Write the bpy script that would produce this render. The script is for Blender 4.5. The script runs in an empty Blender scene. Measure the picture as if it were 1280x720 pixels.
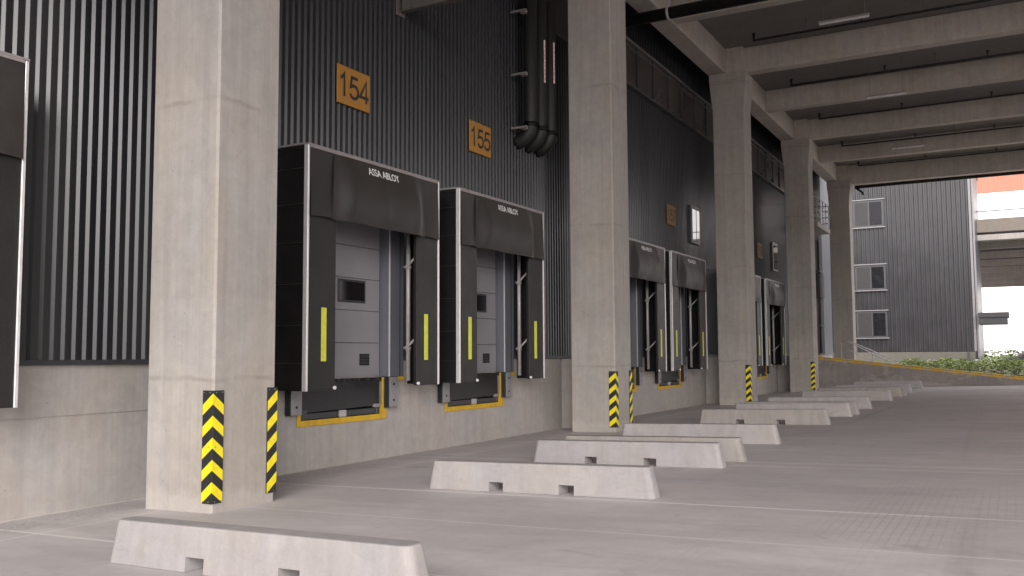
import bpy, bmesh, math, random
from mathutils import Vector, Matrix
random.seed(7)
S = bpy.context.scene
COL = S.collection
SLOPE = 0.025
def gz(x): return SLOPE * min(max(x, 0.0), 30.0)

# ------------------------------------------------------------------ materials
def nd(nt, t, **kw):
    n = nt.nodes.new(t)
    for k, v in kw.items():
        if k in n.inputs: n.inputs[k].default_value = v
        else: setattr(n, k, v)
    return n
def base_mat(name):
    m = bpy.data.materials.new(name); m.use_nodes = True
    nt = m.node_tree
    return m, nt, nt.nodes['Principled BSDF']
def ramp(nt, fac, p0, c0, p1, c1):
    r = nt.nodes.new('ShaderNodeValToRGB')
    r.color_ramp.elements[0].position = p0; r.color_ramp.elements[0].color = c0
    r.color_ramp.elements[1].position = p1; r.color_ramp.elements[1].color = c1
    nt.links.new(fac, r.inputs['Fac']); return r.outputs['Color']
def g4(v): return (v, v, v, 1)
def noise(nt, vec, scale, detail=4, rough=.55, dist=0.0):
    n = nt.nodes.new('ShaderNodeTexNoise'); n.inputs['Scale'].default_value = scale
    n.inputs['Detail'].default_value = detail; n.inputs['Roughness'].default_value = rough
    n.inputs['Distortion'].default_value = dist
    nt.links.new(vec, n.inputs['Vector']); return n.outputs['Fac']
def mapping(nt, vec, sc):
    n = nt.nodes.new('ShaderNodeMapping'); n.inputs['Scale'].default_value = sc
    nt.links.new(vec, n.inputs['Vector']); return n.outputs['Vector']
def mul(nt, a, b, f=1.0):
    n = nt.nodes.new('ShaderNodeMix'); n.data_type = 'RGBA'; n.blend_type = 'MULTIPLY'
    n.inputs[0].default_value = f
    nt.links.new(a, n.inputs[6])
    if isinstance(b, tuple): n.inputs[7].default_value = b
    else: nt.links.new(b, n.inputs[7])
    return n.outputs[2]
def mixc(nt, fac, a, b):
    n = nt.nodes.new('ShaderNodeMix'); n.data_type = 'RGBA'
    nt.links.new(fac, n.inputs[0])
    for s, i in ((a, 6), (b, 7)):
        if isinstance(s, tuple): n.inputs[i].default_value = s
        else: nt.links.new(s, n.inputs[i])
    return n.outputs[2]
def mth(nt, op, a, b=None, c=None):
    n = nt.nodes.new('ShaderNodeMath'); n.operation = op
    for i, v in enumerate((a, b, c)):
        if v is None: continue
        if isinstance(v, (int, float)): n.inputs[i].default_value = v
        else: nt.links.new(v, n.inputs[i])
    return n.outputs[0]
def bump(nt, p, h, strength, dist=.01):
    b = nt.nodes.new('ShaderNodeBump'); b.inputs['Strength'].default_value = strength
    b.inputs['Distance'].default_value = dist
    nt.links.new(h, b.inputs['Height']); nt.links.new(b.outputs['Normal'], p.inputs['Normal'])

def simple(name, col, rough=.6, metal=0.0, var=.12, scale=6.0, spec=.5, bmp=0.0, streak=0.0, rv=.08, sheen=0.0):
    """a plain colour broken up by soft wear"""
    m, nt, p = base_mat(name)
    pos = nt.nodes.new('ShaderNodeNewGeometry').outputs['Position']
    n = noise(nt, pos, scale, 5)
    c = ramp(nt, n, .25, g4(1 - var), .8, g4(1 + var))
    c = mul(nt, c, (col[0], col[1], col[2], 1))
    if streak:
        s = noise(nt, mapping(nt, pos, (9, 9, .5)), 1.0, 4)
        c = mul(nt, c, ramp(nt, s, .3, g4(1 - streak), .7, g4(1.0)))
    nt.links.new(c, p.inputs['Base Color'])
    r = ramp(nt, n, .2, g4(max(.02, rough - rv)), .8, g4(min(1, rough + rv)))
    nt.links.new(r, p.inputs['Roughness'])
    p.inputs['Metallic'].default_value = metal
    p.inputs['Specular IOR Level'].default_value = spec
    if sheen:
        p.inputs['Sheen Weight'].default_value = sheen; p.inputs['Sheen Roughness'].default_value = .35; p.inputs['Sheen Tint'].default_value = (1, .93, .9, 1)
    if bmp: bump(nt, p, noise(nt, pos, scale * 8, 4), bmp, .01)
    return m

def concrete(name, col, var=.13, streak=.12, lift=0.0, holes=True, rough=.85, stain=.0, smudge=False):
    m, nt, p = base_mat(name)
    pos = nt.nodes.new('ShaderNodeNewGeometry').outputs['Position']
    big = noise(nt, pos, .8, 5, .6, .4)
    c = ramp(nt, big, .25, g4(1 - var), .75, g4(1 + var * .7))
    c = mul(nt, c, (col[0], col[1], col[2], 1))
    mid = noise(nt, pos, 5.5, 6, .65, .8)
    c = mul(nt, c, ramp(nt, mid, .3, g4(.9), .65, g4(1.04)))
    if streak:
        st = noise(nt, mapping(nt, pos, (7, 7, .35)), 1.0, 5, .6)
        c = mul(nt, c, ramp(nt, st, .32, g4(1 - streak), .62, g4(1.0)))
        st2 = noise(nt, mapping(nt, pos, (22, 22, .8)), 1.0, 3, .6)
        c = mul(nt, c, ramp(nt, st2, .3, g4(1 - streak * .5), .6, g4(1.0)))
    if stain:
        sn = noise(nt, mapping(nt, pos, (1, 1, 1.6)), 1.3, 5, .6, 1.0)
        f = ramp(nt, sn, .52, g4(0), .62, g4(stain))
        c = mixc(nt, f, c, (col[0] * 1.5, col[1] * 1.5, col[2] * 1.5, 1))
    tn = noise(nt, mapping(nt, pos, (1, 1, .45)), 1.1, 4, .6, .6)
    c = mul(nt, c, ramp(nt, tn, .38, (1.02, .992, .950, 1), .62, (.992, 1.0, 1.012, 1)))
    fine = noise(nt, pos, 60, 4, .7)
    c = mul(nt, c, ramp(nt, fine, .25, g4(.93), .7, g4(1.03)))
    h = mid
    if lift:
        zz0 = nt.nodes.new('ShaderNodeSeparateXYZ'); nt.links.new(pos, zz0.inputs[0])
        ft = mth(nt, 'ADD', zz0.outputs['Z'], mth(nt, 'MULTIPLY', noise(nt, pos, 5, 5, .75), -.34))
        c = mixc(nt, ramp(nt, ft, .0, g4(.3), .09, g4(0)), c, (col[0] * 1.3, col[1] * 1.3, col[2] * 1.3, 1))
        up = ramp(nt, mth(nt, 'DIVIDE', mth(nt, 'ADD', zz0.outputs['Z'], mth(nt, 'MULTIPLY', big, .25)), 4.6), .495, g4(1.0), .505, g4(.955))
        c = mul(nt, c, up)
    if lift:                                     # pour lines every `lift` metres, wandering a little
        z = nt.nodes.new('ShaderNodeSeparateXYZ'); nt.links.new(pos, z.inputs[0])
        wob = noise(nt, pos, 1.7, 3)
        zz = mth(nt, 'ADD', z.outputs['Z'], mth(nt, 'MULTIPLY', wob, .16))
        fr = mth(nt, 'ABSOLUTE', mth(nt, 'SUBTRACT', mth(nt, 'FRACT', mth(nt, 'DIVIDE', zz, lift)), .5))
        patchy = ramp(nt, noise(nt, pos, 2.3, 2), .38, g4(0), .6, g4(1))
        ln = ramp(nt, fr, .004, g4(1), .012, g4(0))
        lnp = mul(nt, ln, patchy)
        c = mixc(nt, mth(nt, 'MULTIPLY', lnp, .38), c, (col[0] * .45, col[1] * .43, col[2] * .4, 1))
    if holes:
        v = nt.nodes.new('ShaderNodeTexVoronoi'); v.inputs['Scale'].default_value = 5.0 if holes is True else holes
        nt.links.new(pos, v.inputs['Vector'])
        hole = ramp(nt, v.outputs['Distance'], .035, g4(1), .055, g4(0))
        keep = ramp(nt, noise(nt, pos, 1.9, 2), .52 if holes is True else .46, g4(0), .56, g4(1))
        c = mixc(nt, mth(nt, 'MULTIPLY', mul(nt, hole, keep), .5), c, (col[0] * .35, col[1] * .34, col[2] * .32, 1))
    if smudge:                                   # rubbed tyre marks and grubby patches
        sm = noise(nt, mapping(nt, pos, (1.2, 1.2, 3.0)), 2.6, 5, .65, 1.2)
        c = mul(nt, c, ramp(nt, sm, .58, g4(1.0), .72, g4(.89)))
    nt.links.new(c, p.inputs['Base Color'])
    p.inputs['Roughness'].default_value = rough
    p.inputs['Specular IOR Level'].default_value = .3
    bump(nt, p, mth(nt, 'ADD', mth(nt, 'MULTIPLY', mid, .6), mth(nt, 'MULTIPLY', fine, .4)), .22, .012)
    return m

def floor_material():
    m, nt, p = base_mat('broomed concrete floor')
    pos = nt.nodes.new('ShaderNodeNewGeometry').outputs['Position']
    sep = nt.nodes.new('ShaderNodeSeparateXYZ'); nt.links.new(pos, sep.inputs[0])
    X, Y = sep.outputs['X'], sep.outputs['Y']
    col = (.56, .518, .515)
    big = noise(nt, pos, .35, 6, .6, .5)
    c = ramp(nt, big, .3, g4(.86), .72, g4(1.08))
    c = mul(nt, c, (*col, 1))
    dusty = noise(nt, mapping(nt, pos, (.5, 1.6, 1)), 1.4, 6, .65, .6)
    c = mul(nt, c, ramp(nt, dusty, .3, g4(.88), .66, g4(1.05)))
    swp = noise(nt, mapping(nt, pos, (.35, 2.2, 1)), 1.0, 5, .6, .8)      # sweeping marks across the yard
    c = mul(nt, c, ramp(nt, swp, .3, g4(.94), .65, g4(1.03)))
    sp = noise(nt, pos, 9, 4, .7)
    c = mul(nt, c, ramp(nt, sp, .28, g4(.93), .6, g4(1.0)))
    stn = noise(nt, pos, .9, 3, .5, 1.5)
    c = mul(nt, c, ramp(nt, stn, .66, g4(1.0), .76, g4(.84)))
    # old drips and oil spots
    v = nt.nodes.new('ShaderNodeTexVoronoi'); v.inputs['Scale'].default_value = .55; v.inputs['Randomness'].default_value = 1
    nt.links.new(mapping(nt, pos, (1, 1, 0)), v.inputs['Vector'])
    dd = mth(nt, 'ADD', v.outputs['Distance'], mth(nt, 'MULTIPLY', noise(nt, pos, 6, 4), .16))
    c = mul(nt, c, ramp(nt, dd, .12, g4(.80), .20, g4(1.0)))
    # tyre scuffs running up and down the yard
    tyre = noise(nt, mapping(nt, pos, (2.2, .06, 1)), 1.0, 4, .6, .2)
    c = mul(nt, c, ramp(nt, tyre, .60, g4(1.0), .74, g4(.88)))
    # sealed joints : pale filler
    joints = None
    def line(coord, at, w, amt):
        nonlocal joints
        d = mth(nt, 'ABSOLUTE', mth(nt, 'SUBTRACT', coord, at))
        l = mth(nt, 'MULTIPLY', mth(nt, 'LESS_THAN', d, w), amt)
        joints = l if joints is None else mth(nt, 'MAXIMUM', joints, l)
    wob = mth(nt, 'MULTIPLY', mth(nt, 'SUBTRACT', noise(nt, pos, .8, 2), .5), .03)
    Yw = mth(nt, 'ADD', Y, wob); Xw = mth(nt, 'ADD', X, wob)
    for y0, w, a in ((5.15, .02, .8), (6.98, .014, .55), (8.6, .03, .9), (11.9, .02, .8), (12.33, .022, .9),
                     (16.2, .02, .6), (20.6, .03, .6), (25.4, .03, .5), (31.0, .03, .5), (37, .03, .5), (1.5, .02, .6)):
        line(Yw, y0, w, a)
    line(Xw, 1.02, .02, .45); line(Xw, 14.0, .03, .7)
    patch = ramp(nt, noise(nt, pos, 1.1, 3), .3, g4(.35), .6, g4(1))
    jf = mth(nt, 'MULTIPLY', mul(nt, joints, patch), .95)
    c = mixc(nt, jf, c, (.78, .73, .72, 1))
    # grit swept up against the wall and between the columns
    dz = mth(nt, 'SUBTRACT', X, mth(nt, 'MULTIPLY', noise(nt, pos, 2.2, 5, .7), 1.1))
    gn = noise(nt, pos, 26, 4, .8)
    c = mul(nt, c, mixc(nt, ramp(nt, dz, .0, g4(0), .35, g4(1)), ramp(nt, gn, .38, g4(.70), .60, g4(.97)), g4(1.0)))
    # pale grout smeared along the foot of the wall
    gw = mth(nt, 'LESS_THAN', mth(nt, 'SUBTRACT', X, mth(nt, 'MULTIPLY', noise(nt, pos, 4.0, 4), .13)), .0)
    c = mixc(nt, mth(nt, 'MULTIPLY', gw, .6), c, (.72, .67, .64, 1))
    # tined grooves running away along the yard
    zone = ramp(nt, mth(nt, 'ADD', mth(nt, 'MULTIPLY', noise(nt, pos, .5, 3), 6.0), X), 8.8, g4(0), 10.0, g4(1))
    zone.node.color_ramp.elements[0].position = 0.0
    zone.node.color_ramp.elements[1].position = 1.0
    zin = mth(nt, 'DIVIDE', mth(nt, 'SUBTRACT', mth(nt, 'ADD', X, mth(nt, 'MULTIPLY', noise(nt, pos, .5, 3), 4.0)), 8.0), 2.0)
    nt.links.new(zin, zone.node.inputs['Fac'])
    gr = mth(nt, 'ABSOLUTE', mth(nt, 'SUBTRACT', mth(nt, 'FRACT', mth(nt, 'DIVIDE', mth(nt, 'ADD', X, mth(nt, 'MULTIPLY', noise(nt, pos, 3.0, 2), .02)), .07)), .5))
    wornout = mth(nt, 'SUBTRACT', 1.0, mth(nt, 'MINIMUM', 1.0, mth(nt, 'MAXIMUM', 0.0, mth(nt, 'DIVIDE', mth(nt, 'SUBTRACT', Y, 6.0), 7.0))))
    groove = mth(nt, 'MULTIPLY', mth(nt, 'MULTIPLY', ramp(nt, gr, .06, g4(1), .18, g4(0)), zone), wornout)
    c = mixc(nt, mth(nt, 'MULTIPLY', mul(nt, groove, ramp(nt, noise(nt, mapping(nt, pos, (1, .35, 1)), 1.1, 3), .45, g4(0), .68, g4(1))), .26), c, (.17, .15, .15, 1))
    nt.links.new(c, p.inputs['Base Color'])
    rr = ramp(nt, dusty, .3, g4(.55), .7, g4(.75))
    nt.links.new(rr, p.inputs['Roughness'])
    p.inputs['Specular IOR Level'].default_value = .35
    fine = noise(nt, pos, 45, 4, .7)
    h = mth(nt, 'SUBTRACT', mth(nt, 'MULTIPLY', fine, .5), mth(nt, 'MULTIPLY', groove, .12))
    bump(nt, p, h, .15, .01)
    return m

def glass_mat(name, col, rough=.05):
    m, nt, p = base_mat(name)
    pos = nt.nodes.new('ShaderNodeNewGeometry').outputs['Position']
    n = noise(nt, pos, 1.5, 3)
    c = mul(nt, ramp(nt, n, .3, g4(.75), .7, g4(1.2)), (*col, 1))
    nt.links.new(c, p.inputs['Base Color'])
    p.inputs['Roughness'].default_value = rough
    p.inputs['Specular IOR Level'].default_value = .9
    bump(nt, p, noise(nt, pos, .9, 2), .008, .05)
    return m

def leaf_mat(name, cols):
    m, nt, p = base_mat(name)
    pos = nt.nodes.new('ShaderNodeNewGeometry').outputs['Position']
    n = noise(nt, pos, 7.0, 4, .7)
    r = nt.nodes.new('ShaderNodeValToRGB')
    r.color_ramp.elements[0].position = .3; r.color_ramp.elements[0].color = (*cols[0], 1)
    r.color_ramp.elements[1].position = .7; r.color_ramp.elements[1].color = (*cols[2], 1)
    e = r.color_ramp.elements.new(.5); e.color = (*cols[1], 1)
    nt.links.new(n, r.inputs['Fac']); nt.links.new(r.outputs['Color'], p.inputs['Base Color'])
    p.inputs['Roughness'].default_value = .5
    return m

M = {}
M['floor'] = floor_material()
M['column'] = concrete('column concrete', (.385, .357, .332), .12, .13, 2.9)
M['plinth'] = concrete('plinth concrete', (.40, .372, .352), .13, .10)
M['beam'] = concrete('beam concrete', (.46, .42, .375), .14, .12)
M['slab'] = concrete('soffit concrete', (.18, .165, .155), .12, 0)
M['barrier'] = concrete('pale barrier concrete', (.375, .352, .350), .10, .09, holes=9.0, smudge=True)
M['barrier_old'] = concrete('weathered barrier concrete', (.35, .325, .31), .13, .14, holes=9.0, smudge=True)
M['ramp'] = concrete('stained ramp concrete', (.28, .255, .245), .18, .1, stain=.5)
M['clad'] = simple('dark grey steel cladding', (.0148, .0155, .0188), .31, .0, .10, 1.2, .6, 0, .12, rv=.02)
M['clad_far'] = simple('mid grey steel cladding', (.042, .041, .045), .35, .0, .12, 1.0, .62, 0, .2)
M['flash'] = simple('dark flashing', (.03, .03, .035), .5)
M['fabric'] = simple('black shelter fabric', (.011, .010, .010), .6, 0, .2, 5.0, .25, .25)
M['pad'] = simple('charcoal jamb pad', (.016, .0145, .0145), .5, 0, .15, 4.0, .4, .2, sheen=.10)
M['curtain'] = simple('brown black curtain', (.029, .025, .023), .54, 0, .2, 4.0, .4, .15, sheen=.16)
M['alu'] = simple('aluminium edge', (.72, .70, .70), .35, .35, .1, 12, .5)
M['alu_dull'] = simple('dull aluminium trim', (.30, .27, .265), .5, .2, .12, 9)
M['tape'] = simple('lime marking tape', (.60, .62, .06), .5, 0, .14, 14)
M['yellow'] = simple('yellow painted steel', (.66, .40, .015), .5, 0, .16, 9, .5, .05, .2)
M['yellow2'] = simple('reflective yellow', (.80, .66, .012), .45, 0, .16, 14)
M['rubber'] = simple('black rubber', (.02, .02, .021), .6, 0, .25, 12, .4, .15)
M['steel'] = simple('galvanised steel', (.44, .43, .43), .45, .2, .15, 14)
M['bumpface'] = simple('grey bumper plate', (.27, .26, .27), .5, .25, .15, 18)
M['darksteel'] = simple('brownish steel', (.10, .09, .085), .55, .1)
M['lip'] = simple('leveller lip steel', (.022, .021, .022), .5, .1, .25, 6, .5, .1)
M['door'] = simple('grey door panel', (.25, .24, .255), .5, 0, .07, 2.5, .4)
M['jamb'] = simple('blue grey door jamb', (.135, .14, .16), .45, 0, .08, 2.0, .5)
M['darkwin'] = glass_mat('dark door glass', (.012, .011, .012), .2)
M['winframe'] = simple('window frame', (.042, .042, .045), .45)
M['glass'] = glass_mat('window glass', (.03, .03, .035), .03)
M['bandglass'] = simple('band window glass', (.040, .032, .029), .3, 0, .3, 1.2, .4)
M['bandrail'] = simple('grey band rail', (.11, .10, .10), .5)
M['farglass'] = simple('far dark window glass', (.012, .012, .014), .25, 0, .2, 2.0, .3)
M['blind'] = simple('pale blind behind glass', (.05, .048, .049), .6, spec=.15)
M['farframe'] = simple('grey window frame', (.06, .06, .065), .5)
M['sill'] = simple('pale sill', (.20, .195, .20), .5)
M['orange'] = simple('amber number plate', (.355, .165, .026), .55, 0, .12, 6)
M['orange_shaded'] = simple('shaded amber plate', (.20, .11, .035), .6, 0, .12, 5)  # same amber plate, with the shade of the far bays put into its colour
M['ink'] = simple('black lettering', (.02, .019, .018), .6)
M['white_ink'] = simple('white lettering', (.80, .78, .77), .6)
M['pipe'] = simple('black painted pipe', (.009, .0085, .008), .6, 0, .2, 4)
M['label'] = simple('pale pink pipe label', (.70, .52, .52), .6)
M['red'] = simple('red label print', (.50, .30, .30), .6)
M['lamp'] = simple('unlit white batten', (.62, .60, .58), .4)
M['wire'] = simple('hanger wire', (.2, .19, .18), .5, .3)
M['rail'] = simple('grey handrail', (.45, .44, .44), .4, .3)
M['pale_panel'] = simple('pale blue grey panel', (.11, .117, .135), .4, .1, .08, 1.0)
M['orange_clad'] = simple('orange cladding', (.40, .155, .10), .6, 0, .06, .6)
M['white_wall'] = simple('white wall', (.82, .81, .81), .6, 0, .04, .3)
M['annex_base'] = concrete('annexe base concrete', (.15, .145, .12), .1, .1, holes=False)
M['deck'] = concrete('elevated deck concrete', (.20, .175, .15), .1, .06, holes=False)
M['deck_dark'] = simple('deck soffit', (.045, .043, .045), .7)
M['leaf'] = leaf_mat('variegated leaves', ((.15, .25, .05), (.34, .44, .11), (.60, .62, .36)))
M['leaf_far'] = leaf_mat('far hedge leaves', ((.18, .26, .09), (.26, .34, .13), (.36, .42, .2)))
M['lawn'] = leaf_mat('lawn', ((.10, .17, .04), (.14, .21, .06), (.18, .24, .08)))
M['soil'] = simple('soil', (.09, .07, .05), .9)
M['stem'] = simple('twig', (.08, .06, .04), .8)
M['car'] = simple('dark grey car paint', (.05, .05, .055), .25, .2, .05, 2)
M['carglass'] = glass_mat('car glass', (.02, .02, .025), .03)
M['tyre'] = simple('tyre', (.02, .02, .02), .8)
M['pave'] = concrete('pale paving', (.45, .42, .41), .08, 0, holes=False)
M['signpink'] = simple('faded pink sign', (.5, .33, .33), .6)

# ------------------------------------------------------------------ helpers
class MB:
    def __init__(s): s.bm = bmesh.new()
    def box(s, x0, x1, y0, y1, z0, z1, bev=0.0, seg=1, mi=0):
        r = bmesh.ops.create_cube(s.bm, size=1.0)
        vs = r['verts']
        for v in vs:
            v.co = Vector(((x0 + x1) / 2 + v.co.x * (x1 - x0), (y0 + y1) / 2 + v.co.y * (y1 - y0), (z0 + z1) / 2 + v.co.z * (z1 - z0)))
        fs = {f for v in vs for f in v.link_faces}
        for f in fs: f.material_index = mi
        if bev:
            es = {e for v in vs for e in v.link_edges}
            bmesh.ops.bevel(s.bm, geom=list(es), offset=bev, segments=seg, affect='EDGES', profile=.5)
        return s
    def poly(s, pts, mi=0):
        f = s.bm.faces.new([s.bm.verts.new(p) for p in pts]); f.material_index = mi; return f
    def hexa(s, p):                       # 8 corners: bottom ring 0-3, top ring 4-7
        v = [s.bm.verts.new(q) for q in p]
        for f in ((3, 2, 1, 0), (4, 5, 6, 7), (0, 1, 5, 4), (1, 2, 6, 5), (2, 3, 7, 6), (3, 0, 4, 7)):
            s.bm.faces.new([v[i] for i in f])
        return s
    def tube(s, pts, r, seg=12, cap=True):
        pts = [Vector(p) for p in pts]
        rings = []
        prevn = None
        for i, p in enumerate(pts):
            if i == 0: t = pts[1] - p
            elif i == len(pts) - 1: t = p - pts[i - 1]
            else: t = (pts[i + 1] - p).normalized() + (p - pts[i - 1]).normalized()
            t.normalize()
            n = prevn if prevn is not None else (Vector((0, 0, 1)) if abs(t.z) < .9 else Vector((1, 0, 0)))
            n = (n - t * n.dot(t)).normalized(); prevn = n
            b = t.cross(n)
            rr = r[i] if isinstance(r, (list, tuple)) else r
            rings.append([s.bm.verts.new(p + (n * math.cos(a) + b * math.sin(a)) * rr) for a in (2 * math.pi * k / seg for k in range(seg))])
        for a, b in zip(rings, rings[1:]):
            for k in range(seg):
                f = s.bm.faces.new((a[k], a[(k + 1) % seg], b[(k + 1) % seg], b[k])); f.smooth = True
        if cap:
            s.bm.faces.new(rings[0][::-1]); s.bm.faces.new(rings[-1])
        return s
    def grid(s, rows, smooth=True):
        vs = [[s.bm.verts.new(p) for p in r] for r in rows]
        for a, b in zip(vs, vs[1:]):
            for k in range(len(a) - 1):
                f = s.bm.faces.new((a[k], a[k + 1], b[k + 1], b[k])); f.smooth = smooth
        return s
    def build(s, name, mats, parent=None):
        bmesh.ops.recalc_face_normals(s.bm, faces=s.bm.faces[:])
        me = bpy.data.meshes.new(name); s.bm.to_mesh(me); s.bm.free()
        for m in (mats if isinstance(mats, (list, tuple)) else [mats]): me.materials.append(m)
        o = bpy.data.objects.new(name, me); COL.objects.link(o)
        if parent: o.parent = parent
        return o
def tag(o, label=None, cat=None, group=None, kind=None):
    if label: o['label'] = label
    if cat: o['category'] = cat
    if group: o['group'] = group
    if kind: o['kind'] = kind
    return o
def thing(name, label, cat, loc=(0, 0, 0), rz=0.0, group=None):
    o = bpy.data.objects.new(name, None); COL.objects.link(o); o.empty_display_size = .2
    o.location = loc; o.rotation_euler = (0, 0, rz)
    return tag(o, label, cat, group)
def copy_tree(o, parent=None):
    c = o.copy(); COL.objects.link(c)
    if parent: c.parent = parent
    for ch in list(o.children): copy_tree(ch, c)
    return c
def text_mesh(body, size, depth, name, mat, parent, loc, xscale=1.0, offset=0.0):
    """lettering facing +x, reading along +y"""
    cu = bpy.data.curves.new(name, 'FONT'); cu.body = body; cu.size = size; cu.extrude = depth
    cu.align_x = 'CENTER'; cu.align_y = 'CENTER'; cu.resolution_u = 4; cu.offset = offset
    t = bpy.data.objects.new('tmp_text', cu); COL.objects.link(t)
    dg = bpy.context.evaluated_depsgraph_get()
    me = bpy.data.meshes.new_from_object(t.evaluated_get(dg))
    bpy.data.objects.remove(t); bpy.data.curves.remove(cu)
    me.transform(Matrix(((0, 0, 1, 0), (xscale, 0, 0, 0), (0, 1, 0, 0), (0, 0, 0, 1))))
    me.materials.clear(); me.materials.append(mat); me.name = name
    o = bpy.data.objects.new(name, me); COL.objects.link(o)
    o.parent = parent; o.location = loc
    return o

GLYPH = {'1': [[(.10, .76), (.24, .84), (.36, 1.0), (.36, 0)]],
         '4': [[(.64, .25), (.03, .25), (.46, .97), (.47, 0)]],
         '7': [[(.03, .95), (.60, .95), (.42, .62), (.27, .28), (.22, 0)]],
         '5': [[(.58, .955), (.16, .955), (.09, .53), (.22, .60), (.36, .61), (.50, .56), (.59, .44), (.60, .29), (.53, .14), (.41, .06), (.27, .045), (.13, .10), (.05, .22)]],
         '9': [[(.06, .20), (.14, .08), (.28, .045), (.43, .09), (.53, .22), (.58, .42), (.59, .64), (.55, .82), (.45, .93), (.32, .96), (.18, .92), (.09, .81), (.06, .66), (.10, .51), (.20, .42), (.33, .39), (.46, .44), (.535, .53)]]}
def digits(txt, parent, h=.35, wd=.05, adv=.245):
    b = MB()
    for i, ch in enumerate(txt):
        oy = (i - (len(txt) - 1) / 2) * adv - .33 * h
        for st in GLYPH[ch]:
            pts = [Vector((oy + p[0] * h, (p[1] - .5) * h)) for p in st]
            L, Rr = [], []
            for k, p in enumerate(pts):
                d0 = (p - pts[k - 1]).normalized() if k else (pts[1] - p).normalized()
                d1 = (pts[k + 1] - p).normalized() if k < len(pts) - 1 else d0
                n0 = Vector((-d0.y, d0.x)); n1 = Vector((-d1.y, d1.x)); m = (n0 + n1).normalized()
                o = wd / 2 / max(.5, m.dot(n0))
                L.append(p + m * o); Rr.append(p - m * o)
            for k in range(len(pts) - 1):
                x = .0245 + .0004 * (k % 3)
                b.poly([(x, L[k].x, L[k].y), (x, Rr[k].x, Rr[k].y), (x, Rr[k + 1].x, Rr[k + 1].y), (x, L[k + 1].x, L[k + 1].y)])
    return b.build('number', M['ink'], parent)

# ------------------------------------------------------------------ ground
b = MB()
xs = [-400, 0, 30, 400]
ys = [-300, 60, 500]
for i in range(3):
    for j in range(2):
        b.poly([(xs[i], ys[j], gz(xs[i])), (xs[i + 1], ys[j], gz(xs[i + 1])), (xs[i + 1], ys[j + 1], gz(xs[i + 1])), (xs[i], ys[j + 1], gz(xs[i]))])
bmesh.ops.remove_doubles(b.bm, verts=b.bm.verts[:], dist=.001)
tag(b.build('yard_floor', M['floor']), kind='structure')

# ------------------------------------------------------------------ bay layout
BAYS = {153: 3.58, 154: 10.61, 155: 14.35, 156: 21.50, 157: 25.16, 158: 32.0, 159: 35.9}
COLS = [6.53, 17.0, 27.64, 37.75, 48.2]
WALL0, WALL1, WALLTOP = -14.0, 49.6, 12.2
PZ = 1.52                                # top of the concrete plinth

# ------------------------------------------------------------------ warehouse
wh = thing('warehouse', 'long dark ribbed metal warehouse wall on a pale concrete plinth, holding the numbered loading docks', 'building', (0, WALL0, 0))
def W(mb, name, mat, parent=wh):
    o = mb.build(name, mat); o.parent = parent
    o.matrix_parent_inverse = Matrix.Identity(4)
    for v in o.data.vertices: v.co.y -= WALL0
    return o
# plinth with a hole for each leveller pit
b = MB()
pits = sorted((c - 1.0, c + 1.0) for c in BAYS.values())
def wallstrip(mb, half, zs, lower):
    yb = [WALL0]
    for c in sorted(BAYS.values()): yb += [c - half, c + half]
    yb.append(52.0)
    for i in range(len(yb) - 1):
        a, c = yb[i], yb[i + 1]
        for z0, z1, hole in zs:
            if i % 2 and hole: continue
            mb.poly([(0, a, z0), (0, c, z0), (0, c, z1), (0, a, z1)])
        if i % 2 == 0:
            if lower:
                mb.poly([(-.012, a, SEAM - .008), (-.012, c, SEAM - .008), (-.012, c, SEAM + .008), (-.012, a, SEAM + .008)])
                for zz in (SEAM - .008, SEAM + .008): mb.poly([(-.012, a, zz), (-.012, c, zz), (0, c, zz), (0, a, zz)])
            else: mb.poly([(0, a, PZ), (0, c, PZ), (-.14, c, PZ), (-.14, a, PZ)])
        elif lower:
            for q in (a, c): mb.poly([(0, q, .612), (-1.6, q, .612), (-1.6, q, 1.26), (0, q, 1.26)])
            mb.poly([(0, a, .612), (0, c, .612), (-1.6, c, .612), (-1.6, a, .612)])
            mb.poly([(-1.6, a, .612), (-1.6, c, .612), (-1.6, c, 1.26), (-1.6, a, 1.26)])
            mb.poly([(0, a, 1.26), (0, c, 1.26), (-1.6, c, 1.26), (-1.6, a, 1.26)])
SEAM = .985
wallstrip(b, 1.0, ((-.3, .612, False), (.612, SEAM - .008, True), (SEAM + .008, 1.26, True)), True)
wallstrip(b, 1.12, ((1.26, PZ, True),), False)
W(b, 'plinth', M['plinth'])
# concrete nibs standing out behind the columns
for cy in COLS[:4]:
    b = MB(); b.box(0.003, .62, cy + 1.0, cy + 1.62, -.1, PZ - .01, .012); W(b, 'plinth_pier', M['plinth'])
# ribbed cladding
def ribs(mb, y0, y1, z0, z1, x0=0.012, d=.026, pitch=.125, axis='y'):
    n = int(round((y1 - y0) / pitch)); p = (y1 - y0) / n
    pr = []
    for i in range(n):
        q = y0 + i * p
        pr += [(q, 0), (q + p * .36, 0), (q + p * .60, d), (q + p * .88, d)]
    pr.append((y1, 0))
    for (a, da), (c, dc) in zip(pr, pr[1:]):
        if axis == 'y': mb.poly([(x0 + da, a, z0), (x0 + dc, c, z0), (x0 + dc, c, z1), (x0 + da, a, z1)])
        else: mb.poly([(a, x0 - da, z0), (c, x0 - dc, z0), (c, x0 - dc, z1), (a, x0 - da, z1)])
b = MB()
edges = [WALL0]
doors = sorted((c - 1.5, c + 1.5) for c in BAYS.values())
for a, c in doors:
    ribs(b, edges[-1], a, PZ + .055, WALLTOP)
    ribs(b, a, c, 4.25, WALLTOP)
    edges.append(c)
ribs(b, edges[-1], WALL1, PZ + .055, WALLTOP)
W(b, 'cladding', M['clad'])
last = WALL0
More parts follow.
